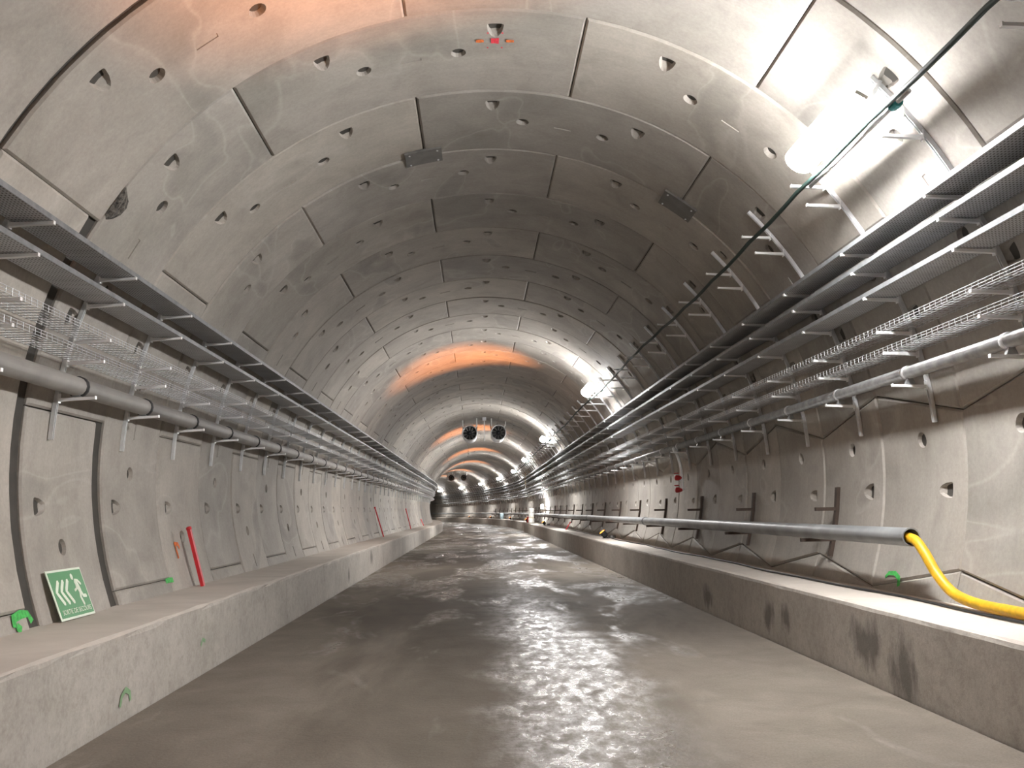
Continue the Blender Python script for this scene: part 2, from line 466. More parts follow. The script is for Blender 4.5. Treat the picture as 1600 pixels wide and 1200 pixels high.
# ------------------------------------------------------------------ lining segments
def seg_mesh(name, a0, a1, sk0, sk1, detail):
    """one precast segment in ring coordinates: x right, y along the tunnel 0..W, z up"""
    g = 0.005
    lo = max(-115.0, min(a0, a1)); hi = min(115.0, max(a0, a1))
    cut_lo, cut_hi = lo != a0, hi != a1
    am = (a0 + a1) / 2
    da = math.degrees(g / R)
    def pos(a, y, d=0.0):
        v = y / W - 0.5
        # skew the joints at both ends of the segment
        t = (a - a0) / (a1 - a0)
        aa = a + (sk0 * (1 - t) + sk1 * t) * v * 2
        th = math.radians(aa); r = R + d
        return (r * math.sin(th), y, ZC + r * math.cos(th))
    b = 0.022; ba = math.degrees(b / R)
    ul, uh = lo + da, hi - da
    vl, vh = g, W - g
    pockets = []
    if detail:
        for o in (-12, 12): pockets.append((am + o, 0.40, 'moon'))
        for o in (-6.85, 6.85): pockets.append((am + o, 0.83, 'round'))
        pockets.append((am, 0.83, 'plate'))
        if abs(a1 - a0) < 30: pockets = [(am, 0.40, 'moon'), (am - 6.85, 0.83, 'round')]
        pockets = [p for p in pockets if ul + 2.5 < p[0] < uh - 2.5]
    cell_u = {'moon': 1.45, 'round': 1.45, 'plate': 1.9}
    vcells = {'moon': (0.23, 0.57), 'round': (0.73, 0.93), 'plate': (0.73, 0.93)}
    us = {ul + ba, uh - ba}; n = max(2, int((uh - ul) / 4.0))
    base = [ul + ba + (uh - ul - 2*ba) * i / n for i in range(n + 1)]
    for u in base:
        if all(not (p[0] - cell_u[p[2]] - 0.3 < u < p[0] + cell_u[p[2]] + 0.3) for p in pockets): us.add(u)
    for p in pockets: us.add(p[0] - cell_u[p[2]]); us.add(p[0] + cell_u[p[2]])
    us = sorted(us)
    us = [u for i, u in enumerate(us) if i == 0 or u - us[i-1] > 1e-4]
    vv = {vl + b, vh - b}
    if pockets: vv |= {0.23, 0.57, 0.73, 0.93}
    vv |= {1.33} if detail else set()
    vv = sorted(vv)
    vv = [y for i, y in enumerate(vv) if i == 0 or y - vv[i-1] > 1e-5]
    mb = MB(); nu, nv = len(us), len(vv)
    mb.v = [pos(u, y) for u in us for y in vv]
    flat = []
    pk = {}
    for p in pockets:
        i = min(range(nu), key=lambda q: abs(us[q] - (p[0] - cell_u[p[2]])))
        j = min(range(nv), key=lambda q: abs(vv[q] - vcells[p[2]][0]))
        pk[(i, j)] = p
    for i in range(nu - 1):
        for j in range(nv - 1):
            if (i, j) in pk: continue
            mb.f.append((i*nv + j, i*nv + j + 1, (i+1)*nv + j + 1, (i+1)*nv + j))
    n_smooth = len(mb.f)
    # pockets: recessed bolt pocket, round socket, shallow name-plate recess
    for (i, j), p in pk.items():
        u0, u1, v0, v1 = us[i], us[i+1], vv[j], vv[j+1]
        N = 16; cu, cv = (u0+u1)/2, (v0+v1)/2
        deg = 1 / (math.radians(1) * R)
        out, inn, dep = [], [], []
        for k in range(N):
            t = 2*PI*k/N; ct, st = math.cos(t), math.sin(t)
            if p[2] == 'round':
                x, y = 0.086*ct, 0.090*st; q, d = 0.62, 0.085
            elif p[2] == 'moon':
                x = 0.090*ct*(1.0 if st < 0.3 else 1.0 - 0.15*(st-0.3)); y = (0.235*st - 0.105) if st > 0 else -0.105 - 0.035*abs(st)**0.5
                q = 0.72; d = 0.085 - 0.070 * max(0.0, st)
            else:
                x = 0.118 * max(-1, min(1, ct*1.4)); y = 0.030 * max(-1, min(1, st*1.4)) + 0.03; q, d = 0.97, 0.010
            out.append((cu + x*deg, cv + y)); inn.append((cu + x*deg*q, cv + (y+0.0)*q)); dep.append(d)
        o = len(mb.v)
        mb.v += [pos(u1, v1), pos(u0, v1), pos(u0, v0), pos(u1, v0)]
        mb.v += [pos(u, y) for u, y in out] + [pos(u, y, d) for (u, y), d in zip(inn, dep)]
        for q in range(4):
            for k in range(4*q, 4*q + 4):
                mb.f.append((o + q, o + 4 + k, o + 4 + (k+1) % N))
            mb.f.append((o + q, o + 4 + (4*q + 4) % N, o + (q+1) % 4))
        for k in range(N):
            l = (k+1) % N
            mb.f.append((o+4+k, o+4+l, o+4+N+l, o+4+N+k))
        mb.f.append(tuple(o+4+N+k for k in range(N)))
    # chamfer and joint faces round the edge
    loop_in = [(u, vv[0]) for u in us] + [(us[-1], y) for y in vv[1:]] + [(u, vv[-1]) for u in us[-2::-1]] + [(us[0], y) for y in vv[-2:0:-1]]
    def outw(u, y):
        uu = ul if u == us[0] else uh if u == us[-1] else u
        yy = vl if y == vv[0] else vh if y == vv[-1] else y
        return uu, yy
    L = len(loop_in); o = len(mb.v)
    mb.v += [pos(u, y) for u, y in loop_in] + [pos(*outw(u, y), 0.020) for u, y in loop_in] + [pos(*outw(u, y), 0.055) for u, y in loop_in]
    for k in range(L):
        l = (k+1) % L
        mb.f.append((o+k, o+l, o+L+l, o+L+k)); mb.f.append((o+L+k, o+L+l, o+2*L+l, o+2*L+k))
    me = mb.mesh(name, MAT['lining'])
    me.polygons.foreach_set('use_smooth', [i < n_smooth for i in range(len(me.polygons))])
    return me

ODD = [(-108, -60, 0, 0, 'L'), (-60, -12, 0, 0, 'C'), (-12, 36, 0, 0, 'C'), (36, 84, 0, 2.3, 'C'), (84, 108, 2.3, -1.9, 'R'), (108, 132, -1.9, 0, 'R'), (-132, -108, 0, 0, 'L')]
EVEN = [(-132, -84, 0, 0, 'L'), (-84, -36, 0, 0, 'C'), (-36, 12, 0, 0, 'C'), (12, 60, 0, 0, 'C'), (60, 84, 0, -2.3, 'R'), (84, 108, -2.3, 1.9, 'R'), (108, 132, 1.9, 0, 'R')]
SEG = {}
for key, lst in (('odd', ODD), ('even', EVEN)):
    for i, (a0, a1, k0, k1, w) in enumerate(lst):
        for det in (True, False):
            SEG[key, i, det] = seg_mesh('lining_segment', a0, a1, k0, k1, det)
HOLD = {'L': wall_left, 'R': wall_right, 'C': ceiling}
N_RING0, N_RING1 = -3, 84
rr = random.Random(21)
wide_left = {0: 0.88, -1: 0.885, 1: 0.985}
for n in range(N_RING0, N_RING1 + 1):
    s = J0 + W * n
    px, py, th = frame(s + W/2)
    lst, key = (EVEN, 'even') if n % 2 == 0 else (ODD, 'odd')
    det = n < 40
    for i, (a0, a1, k0, k1, w) in enumerate(lst):
        am = math.radians((a0 + a1) / 2); j = rr.uniform(-0.008, 0.008)
        dx, dz = j * math.sin(am), j * math.cos(am)
        # ring frame: local y=0 at the near joint
        lx, ly = dx, -W/2 + rr.uniform(-0.003, 0.003)
        o = link('lining_segment', SEG[key, i, det], HOLD[w], (px + lx*math.cos(th) - ly*math.sin(th), py + lx*math.sin(th) + ly*math.cos(th), dz), th)
        if n == -2 and w == 'C' and a0 < -20: o.scale = (1, 0.968, 1)
        if w == 'L' and n in wide_left: o.scale = (1, wide_left[n], 1)
# plain rings behind the viewpoint and past the bend, where no joints can be seen
for nm, a, b in (('lining_section', S_BACK, J0 + W*N_RING0 - 0.01), ('lining_section', J0 + W*(N_RING1+1) + 0.01, S_END)):
    for w, a0, a1 in (('L', -115, -72), ('C', -72, 72), ('R', 72, 115)):
        m = MB(); m.sweep(arc(R, a0, a1), srange(a, b), False, False)
        link(nm, m.mesh(nm, MAT['lining'], True), HOLD[w])

# ------------------------------------------------------------------ cable bracket rails
ARM_L = [4.10, 3.83, 3.46, 3.245, 2.88]
ARM_R = [5.05, 4.84, 4.29, 4.08, 3.81, 3.45, 3.23, 2.89]
RA = R - 0.045
def wall_x(z, r=RA): return math.sqrt(max(0.0, r*r - (z - ZC)**2))

def rail_mesh(side, a0, a1):
    m = MB(); n = 16; t = 0.019
    prof = [(-t, 0.0), (t, 0.0), (t, 0.042), (0.009, 0.042), (0.009, 0.006), (-0.009, 0.006), (-0.009, 0.042), (-t, 0.042)]
    vs, fs = [], []
    for i in range(n + 1):
        a = math.radians(a0 + (a1 - a0)*i/n) * side
        for (y, d) in prof:
            r = R - 0.006 - d; vs.append((r*math.sin(a), y, ZC + r*math.cos(a)))
    k = len(prof)
    for i in range(n):
        for j in range(k): fs.append((i*k+j, i*k+(j+1) % k, (i+1)*k+(j+1) % k, (i+1)*k+j))
    fs += [tuple(range(k))[::-1], tuple(n*k+j for j in range(k))]
    m.add(vs, fs); return m.mesh('rail', MAT['galv'])
def arm_mesh(side, L=0.36):
    m = MB(); d = -side; up = 0.010
    # root plate + tapering channel arm reaching into the tunnel
    m.box(min(0, d*0.012), max(0, d*0.012), -0.024, 0.024, -0.05, 0.045)
    vs = []
    for x, zt, zb, w in ((0.0, 0.0, -0.034, 0.020), (L, up, up - 0.024, 0.018)):
        for yy, zz in ((-w, zt), (w, zt), (w, zb), (-w, zb)): vs.append((d*x, yy, zz))
    m.add(vs, [(0,1,2,3), (4,7,6,5), (0,4,5,1), (1,5,6,2), (2,6,7,3), (3,7,4,0)])
    m.box(min(d*(L-0.004), d*(L+0.006)), max(d*(L-0.004), d*(L+0.006)), -0.019, 0.019, up - 0.025, up + 0.006)
    return m.mesh('arm', MAT['galv_bright'])
def bolt_mesh():
    m = MB(); m.lathe([(0.012, 0), (0.012, 0.014)], 6, Matrix.Rotation(PI/2, 4, 'Y')); return m.mesh('bolt', MAT['galv'])
RAIL = {-1: rail_mesh(-1, 64.0, 87.6), 1: rail_mesh(1, 46.2, 87.2)}
ARM = {-1: arm_mesh(-1), 1: arm_mesh(1)}
BOLT = bolt_mesh()
NEAR = 26
for side, word, other in ((-1, 'left', 'below the top tray'), (1, 'right', 'with two empty arms above the trays')):
    count = 0
    for k in range(-2, 80):
        s = RAIL0 + W * k
        px, py, th = frame(s)
        count += 1
        if count <= NEAR:
            lb = 'galvanised bracket rail on the %s wall, %s from the viewer' % (word, ordinal(count))
        else:
            lb = 'distant galvanised bracket rail crowded with others far along the %s wall' % word
        root = thing('cable_bracket', lb, 'bracket', (px, py, 0), th, 'bracket rails on the %s wall' % word)
        rl = link('rail', RAIL[side], root)
        for z in (ARM_L if side < 0 else ARM_R):
            link('arm', ARM[side], root, (side * wall_x(z), 0, z))
        if k < 12:
            for a in (72.0, 86.0):
                ar = math.radians(a)
                link('bolt', BOLT, rl, (side * (R - 0.022) * math.sin(ar), 0, ZC + (R - 0.022) * math.cos(ar)))

# ------------------------------------------------------------------ cable trays
def solid_tray(side, z, label):
    xo = wall_x(z) - 0.015; xi = xo - 0.335
    zt = z + 0.014
    S = srange(-6.0, 158.0)
    root = thing('cable_tray', label, 'cable tray', P(side*(xo+xi)/2, -6.0, zt))
    q = lambda pr: [(side*x, y) for x, y in pr]
    part('tray_floor', MB().sweep(q([(xi, zt), (xo, zt), (xo, zt+0.004), (xi, zt+0.004)]), S), MAT['tray'], root)
    for x, d in ((xi, -1), (xo, 1)):
        part('side_flange', MB().sweep(q([(x, zt), (x + d*0.003, zt), (x + d*0.003, zt+0.048), (x - d*0.014, zt+0.048), (x - d*0.014, zt+0.045), (x, zt+0.045)]), S), MAT['flange'], root)
    return root
def basket(side, z, label):
    xo = wall_x(z) - 0.02; xi = xo - 0.30; zt = z + 0.018
    S = srange(-6.0, 158.0)
    root = thing('wire_basket_tray', label, 'cable tray', P(side*(xo+xi)/2, -6.0, zt))
    w = 0.0023
    pts = [(xi + (xo-xi)*i/6, zt) for i in range(7)] + [(xi, zt+0.055), (xo, zt+0.055), (xi, zt+0.028), (xo, zt+0.028)]
    for x, zz in pts:
        part('long_wire', MB().sweep([(side*x-w, zz-w), (side*x+w, zz-w), (side*x+w, zz+w), (side*x-w, zz+w)], S), MAT['wire'], root)
    m = MB(); s = -3.0
    while s < 150:
        for (xa, za, xb, zb) in ((xi, zt-0.006, xo, zt-0.006), (xi, zt-0.006, xi, zt+0.06), (xo, zt-0.006, xo, zt+0.06)):
            pa, pb = P(side*xa, s, za), P(side*xb, s, zb)
            m.tube([pa, pb], 0.0034, 4, False)
        s += 0.10 if s < 40 else 0.2 if s < 80 else 0.4
    part('cross_wires', m, MAT['wire'], root, kind='stuff')
    return root
solid_tray(-1, ARM_L[0], 'topmost solid steel cable tray along the left wall')
solid_tray(-1, ARM_L[1], 'second solid cable tray on the left wall, just above wire baskets')
basket(-1, ARM_L[2], 'upper wire mesh basket tray on the left wall')
basket(-1, ARM_L[3], 'lower wire mesh basket tray on the left, just over the pipe')
solid_tray(1, ARM_R[2], 'topmost perforated cable tray along the right wall')
solid_tray(1, ARM_R[3], 'middle of three solid cable trays on the right wall')
solid_tray(1, ARM_R[4], 'lowest solid cable tray on the right, just above wire baskets')
basket(1, ARM_R[5], 'upper wire mesh basket tray on the right wall')
basket(1, ARM_R[6], 'lower wire mesh basket tray on the right, just over the pipe')

# ------------------------------------------------------------------ pipes
def ring_prof(cx, cz, r, n=14): return [(cx + r*math.cos(2*PI*i/n), cz + r*math.sin(2*PI*i/n)) for i in range(n)]
def bracket_pipe(name, side, z_arm, r, gap, mat, label, sect):
    cx = side * (wall_x(z_arm) - 0.17); cz = z_arm + 0.012 + gap + r
    root = thing(name, label, 'pipe', P(cx, -6, cz - r))
    if sect:
        # pipe lengths with a socket at every bracket
        for k in range(-7, 82):
            a, b = RAIL0 + W*k + 0.06, RAIL0 + W*(k+1) + 0.06
            o = MB(); n = 14
            prof = [(a, r*0.97), (b - 0.02, r*0.97), (b, r*0.93)]
            vs = []
            for s_, rad in prof:
                vs += [P(x, s_, z) for x, z in ring_prof(cx, cz, rad, n)]
            fs = []
            for i in range(len(prof)-1):
                for j in range(n): fs.append((i*n+j, i*n+(j+1) % n, (i+1)*n+(j+1) % n, (i+1)*n+j))
            fs += [tuple(range(n)), tuple((len(prof)-1)*n+j for j in range(n))]
            o.add(vs, fs); part('pipe_length', o, mat, root, True)
    else:
        part('pipe_run', MB().sweep(ring_prof(cx, cz, r), srange(-6, 158)), mat, root, True)
    for k in range(-3, 80):
        s = RAIL0 + W*k
        m = MB().sweep(ring_prof(cx, cz, r + 0.010), [s + 0.015, s + 0.062])
        part('clamp', m, MAT['dark'] if side < 0 else MAT['galv'], root, True)
        m = MB().sweep([(cx - 0.05, cz - r - gap), (cx + 0.05, cz - r - gap), (cx + 0.02, cz - r + 0.02), (cx - 0.02, cz - r + 0.02)], [s - 0.01, s + 0.03])
        part('saddle', m, MAT['pipe_r'], root)
    return root
bracket_pipe('water_pipe', -1, ARM_L[4], 0.098, 0.006, MAT['pipe_l'], 'dusty grey pipe in short lengths on the left wall brackets', True)
bracket_pipe('fire_main_pipe', 1, ARM_R[7], 0.066, 0.055, MAT['pipe_r'], 'thin grey steel pipe on the lowest right bracket arms', False)

# big duct pipe low on the right wall, open at the near end
LPX, LPZ, LPR, LP_S = 4.03, 1.345, 0.092, 8.62
root = thing('duct_pipe', 'thick grey duct pipe low on the right wall with an open near end', 'pipe', P(LPX, LP_S, LPZ - LPR))
S = srange(LP_S, 158)
m = MB().sweep(ring_prof(LPX, LPZ, LPR, 20), S, False)
m.sweep(ring_prof(LPX, LPZ, LPR - 0.012, 20), S, False)
o_, i_ = ring_prof(LPX, LPZ, LPR, 20), ring_prof(LPX, LPZ, LPR - 0.012, 20)
m.add([P(x, LP_S, z) for x, z in o_] + [P(x, LP_S, z) for x, z in i_], [(k, (k+1) % 20, 20 + (k+1) % 20, 20 + k) for k in range(20)])
part('pipe_run', m, MAT['pipe_low'], root, True)
for s in (22.4, 34.0, 46.0, 58.0):
    part('coupling', MB().sweep(ring_prof(LPX, LPZ, LPR + 0.014, 20), [s, s + 0.12]), MAT['pipe_low'], root, True)
cnt = 0
for k in range(1, 30):
    s = 7.85 + 2*W*k
    px, py, th = frame(s); cnt += 1
    lb = 'brown steel support post of the low right pipe, %s from its open end' % ordinal(cnt) if cnt <= 12 else 'far brown steel support post of the low pipe near the bend'
    root = thing('pipe_support', lb, 'bracket', (px, py, KZ), th, 'brown pipe supports on the right wall')
    m = MB()
    vs = []
    for z in (1.02, 1.3, 1.6, 1.90):
        x = math.sqrt(R*R - (z - ZC)**2) - 0.006
        for dx, dy in ((0, -0.035), (-0.045, -0.035), (-0.045, 0.035), (0, 0.035)): vs.append((x + dx, dy, z - KZ))
    fs = []
    for i in range(3):
        for j in range(4): fs.append((i*4+j, i*4+(j+1) % 4, (i+1)*4+(j+1) % 4, (i+1)*4+j))
    fs += [(0,1,2,3), (12,13,14,15)]
    m.add(vs, fs); part('post', m, MAT['rust'], root, world=False)
    for z in (1.60, LPZ - LPR - 0.045):
        xw = math.sqrt(R*R - (z - ZC)**2) - 0.04
        part('arm', MB().box(xw - 0.27 if z > 1.5 else LPX - 0.11, xw, -0.028, 0.028, z - KZ, z - KZ + 0.045), MAT['rust'], root, world=False)

# yellow hose coming out of the pipe and lying along the bench
ctrl = [(LPX, LP_S + 1.2, LPZ - 0.02), (LPX, LP_S + 0.35, LPZ - 0.01), (LPX, LP_S - 0.02, LPZ - 0.015), (LPX + 0.0, LP_S - 0.22, LPZ - 0.13), (LPX + 0.02, LP_S - 0.38, 1.02), (LPX + 0.045, LP_S - 0.60, 0.86), (LPX + 0.065, LP_S - 0.95, 0.795), (LPX + 0.07, LP_S - 1.5, 0.785), (LPX + 0.05, LP_S - 2.4, 0.785), (LPX + 0.0, LP_S - 3.6, 0.785), (LPX + 0.03, LP_S - 6.0, 0.785)]
def spline(pts, per=8):
    pts = [Vector(p) for p in pts]; out = []
    for i in range(len(pts)-1):
        p0, p1, p2, p3 = pts[max(i-1, 0)], pts[i], pts[i+1], pts[min(i+2, len(pts)-1)]
        for k in range(per):
            t = k/per
            out.append(0.5*((2*p1) + (p2-p0)*t + (2*p0-5*p1+4*p2-p3)*t*t + (3*p1-p0-3*p2+p3)*t**3))
    out.append(pts[-1]); return out
solo('hose', MB().tube(spline(ctrl), 0.050, 12), MAT['yellow'], 'yellow hose hanging out of the open grey pipe onto the bench', 'hose', True)

# thin black cable along the back of the right bench
pts = []; s = 2.0; rr2 = random.Random(5)
while s < 62:
    pts.append(P(3.98 + 0.04*math.sin(s*0.9) + 0.02*math.sin(s*2.3), s, KZ + 0.022)); s += 0.5
solo('floor_cable', MB().tube(pts, 0.013, 6), MAT['black_cable'], 'thin black cable lying along the back of the right bench', 'cable', True)

# dark green supply cable strung along the right haunch
pts = []; s = -6.0
while s < 150:
    k = ((s - RAIL0) / W) % 1.0
    sag = 0.05 * math.sin(PI * k)
    a = 50.0 + 0.3*math.sin(s*0.6); r = 4.20 - 0.02*math.sin(s*1.1) - sag*0.4
    x, y, z = cylp(a, s, r); pts.append((x, y, z - sag*0.5)); s += W/4
solo('supply_cable', MB().tube(pts, 0.024, 7), MAT['cable'], 'dark green cable strung over the top arms of the right brackets', 'cable', True)

# ------------------------------------------------------------------ batten lamps
def batten(s, label):
    a, r = 47.0, 4.13
    x, y, z = cylp(a, s, r)
    _, _, th = frame(s)
    root = thing('batten_lamp', label, 'lamp', (x, y, z), th, 'white lamps along the right haunch')
    ar = math.radians(a)
    M = Matrix.Rotation(ar - math.radians(15), 4, 'Y')      # local z = outward radial, local x = towards the wall foot
    L = 0.70
    m = MB(); n = 12; prof = []
    for k in range(n + 1):
        t = PI * k / n; prof.append((-0.15*math.cos(t), -0.11*math.sin(t)))
    vs = [M @ Vector((px, sy, pz)) for sy in (-L, L) for px, pz in prof]
    fs = [(k, k+1, n+2+k, n+1+k) for k in range(n)] + [tuple(range(n+1)), tuple(range(n+1, 2*n+2)), (0, n, 2*n+1, n+1)]
    m.add(vs, fs); part('diffuser', m, MAT['tube'], root, True, world=False)
    part('opal_cover', MB().box(-0.15, 0.15, -L, L, 0.004, 0.03, M), MAT['opal'], root, world=False)
    part('housing', MB().box(-0.05, 0.05, -L*0.9, L*0.9, 0.03, 0.07, M), MAT['lamp_body'], root, world=False)
    for e in (-1, 1):
        y0, y1 = sorted((e*L, e*(L + 0.05)))
        part('end_cap', MB().box(-0.06, 0.06, y0, y1, -0.03, 0.003, M), MAT['white_paint'], root, world=False)
    # hanger bars to the lining and a tube rail on the cable side
    part('hanger_rail', MB().tube([M @ Vector((0.27, -L-0.35, 0.02)), M @ Vector((0.27, L+0.35, 0.02))], 0.022, 8), MAT['galv'], root, True, world=False)
    for yy in (-L*0.75, L*0.75):
        part('hanger', MB().box(-0.01, 0.26, yy-0.015, yy+0.015, 0.045, 0.06, M).box(0.10, 0.13, yy-0.015, yy+0.015, 0.05, 0.34, M), MAT['galv'], root, world=False)
    part('cable_tie', MB().lathe([(0.045, -0.05), (0.05, 0.0), (0.045, 0.05)], 10, Matrix.Translation(M @ Vector((0.27, -L-0.12, 0.02))) @ Matrix.Rotation(PI/2, 4, 'X')), MAT['teal'], root, world=False)
    return root
NAMES = ['white batten lamp on the right haunch behind the viewer', 'large glaring white batten lamp at upper right, nearest the viewer', 'second white batten lamp along the right haunch, past the empty arms', 'third white batten lamp along the right haunch', 'fourth white batten lamp along the right haunch', 'fifth white batten lamp along the right haunch', 'sixth white batten lamp, first on the bend', 'seventh white batten lamp, farther round the bend', 'eighth white batten lamp, deep in the bend', 'last white batten lamp, peeping past the left trays at the bend']
for s, lb in zip(LAMP_S, NAMES): batten(s, lb)

# ------------------------------------------------------------------ amber lamps standing on the right bench
def amber_lamp(s, label):
    x = 3.86
    loc = P(x, s, KZ); _, _, th = frame(s)
    root = thing('amber_lamp', label, 'lamp', loc, th, 'amber lamps on the right bench')
    tip = Vector((-4.3, 0.0, 5.5)).normalized()
    z = tip; yv = Vector((0, 1, 0)); xv = yv.cross(z).normalized()
    M = Matrix(((xv.x, yv.x, z.x, -0.02), (xv.y, yv.y, z.y, 0), (xv.z, yv.z, z.z, 0.10), (0, 0, 0, 1)))
    part('housing', MB().lathe([(0.05, -0.05), (0.085, -0.02), (0.10, 0.10), (0.112, 0.12), (0.112, 0.155), (0.100, 0.155)], 18, M), MAT['dark'], root, world=False)
    part('lens', MB().lathe([(0.098, 0.150), (0.098, 0.158), (0.05, 0.170), (0.004, 0.174)], 18, M), MAT['amber'], root, True, world=False)
    part('foot', MB().box(-0.10, 0.16, -0.07, 0.07, 0.012, 0.03), MAT['dark'], root, world=False)
    part('ballast_box', MB().box(0.14, 0.30, -0.10, 0.10, 0.012, 0.10), MAT['plate'], root, world=False)
    ld = bpy.data.lights.new('amber_beam', 'SPOT')
    ld.energy = SPOT_ENERGY; ld.color = SPOT_COL; ld.spot_size = math.radians(42); ld.spot_blend = 1.0; ld.shadow_soft_size = 0.06
    lo = link('amber_beam', ld, root, M @ Vector((0, 0, 0.20)))
    lo.rotation_euler = (-tip).to_track_quat('Z', 'Y').to_euler()
    return root
AMB = [(6.2, 'amber lamp on the right bench just beside the viewer'), (28.4, 'glowing amber lamp on the right bench before the red stake'), (54.0, 'black amber lamp on the right bench, before the wrapped bundle'), (73.0, 'amber lamp on the right bench where the bend begins'), (91.0, 'amber lamp on the bend bench, right of the pale blue drum'), (109.0, 'amber lamp on the bend bench, left of the pale blue drum'), (127.0, 'amber lamp farthest round the bend')]
for s, lb in AMB: amber_lamp(s, lb)

# ------------------------------------------------------------------ jet fans at the crown
def jet_fan(x, s, z, label, group):
    px, py, th = frame(s)
    c = Vector(P(x, s, z))
    root = thing('jet_fan', label, 'fan', c, th, group)
    r = 0.40; M = Matrix.Rotation(-PI/2, 4, 'X')     # local z of the lathe -> along the tunnel
    part('casing', MB().lathe([(r*0.94, -0.02), (r*1.08, -0.06), (r*1.08, 0.0), (r, 0.06), (r, 2.3), (r*0.94, 2.3), (r*0.94, -0.02)], 28, M, True), MAT['fan_case'], root, True, world=False)
    part('silencer_back', MB().lathe([(r*0.93, 0.55), (r*0.93, 0.58)], 24, M), MAT['fan_dark'], root, world=False)
    hub = part('hub', MB().lathe([(0.02, 0.02), (0.09, 0.05), (0.13, 0.14), (0.13, 0.5)], 18, M), MAT['fan_dark'], root, True, world=False)
    for k in range(10):
        B = Matrix.Rotation(2*PI*k/10, 4, 'Y') @ Matrix.Rotation(0.0, 4, 'X')
        vs = [B @ Vector(p) for p in ((-0.025, 0.16, 0.12), (0.03, 0.22, 0.12), (0.075, 0.26, r*0.92), (-0.06, 0.14, r*0.92), (-0.025, 0.168, 0.12), (0.03, 0.228, 0.12), (0.075, 0.268, r*0.92), (-0.06, 0.148, r*0.92))]
        b = MB(); b.add(vs, [(0,1,2,3), (7,6,5,4), (0,4,5,1), (1,5,6,2), (2,6,7,3), (3,7,4,0)])
        part('blade', b, MAT['plate'], hub, world=False)
    part('inlet_guard', MB().lathe([(r*0.62, 0.0), (r*0.64, -0.012), (r*0.66, 0.0), (r*0.64, 0.012), (r*0.62, 0.0)], 24, M, True), MAT['fan_dark'], root, True, world=False)
    for sx in (-1, 1):
        x0 = sx * r * 0.72; x1 = sx * (r * 0.98)
        for yy in (0.12, 1.9):
            wx = x + x1; top = ZC + math.sqrt(R*R - wx*wx) - z - 0.01
            b = MB().tube([(x0, yy, r*0.70), (x1, yy, r*1.0), (x1, yy, top)], 0.035, 8)
            part('hanger', b, MAT['white_paint'], root, world=False)
    return root
jet_fan(-0.62, 48.0, 5.94, 'left one of the near pair of jet fans at the crown', 'jet fans')
jet_fan(0.97, 48.0, 5.94, 'right one of the near pair of jet fans at the crown', 'jet fans')
jet_fan(-0.75, 112.0, 5.92, 'left one of the far pair of jet fans in the bend', 'jet fans')
jet_fan(0.85, 112.0, 5.92, 'right one of the far pair of jet fans in the bend', 'jet fans')
root = thing('hanging_rod', 'white rod hanging from the crown between the near fans', 'rod', P(0.19, 47.9, 5.47))
part('rod', MB().box(0.165, 0.215, 47.88, 47.92, 5.47, 6.60), MAT['white_paint'], root)
part('ceiling_plate', MB().box(0.09, 0.29, 47.8, 48.0, 6.60, ZC + R - 0.008), MAT['galv'], root)

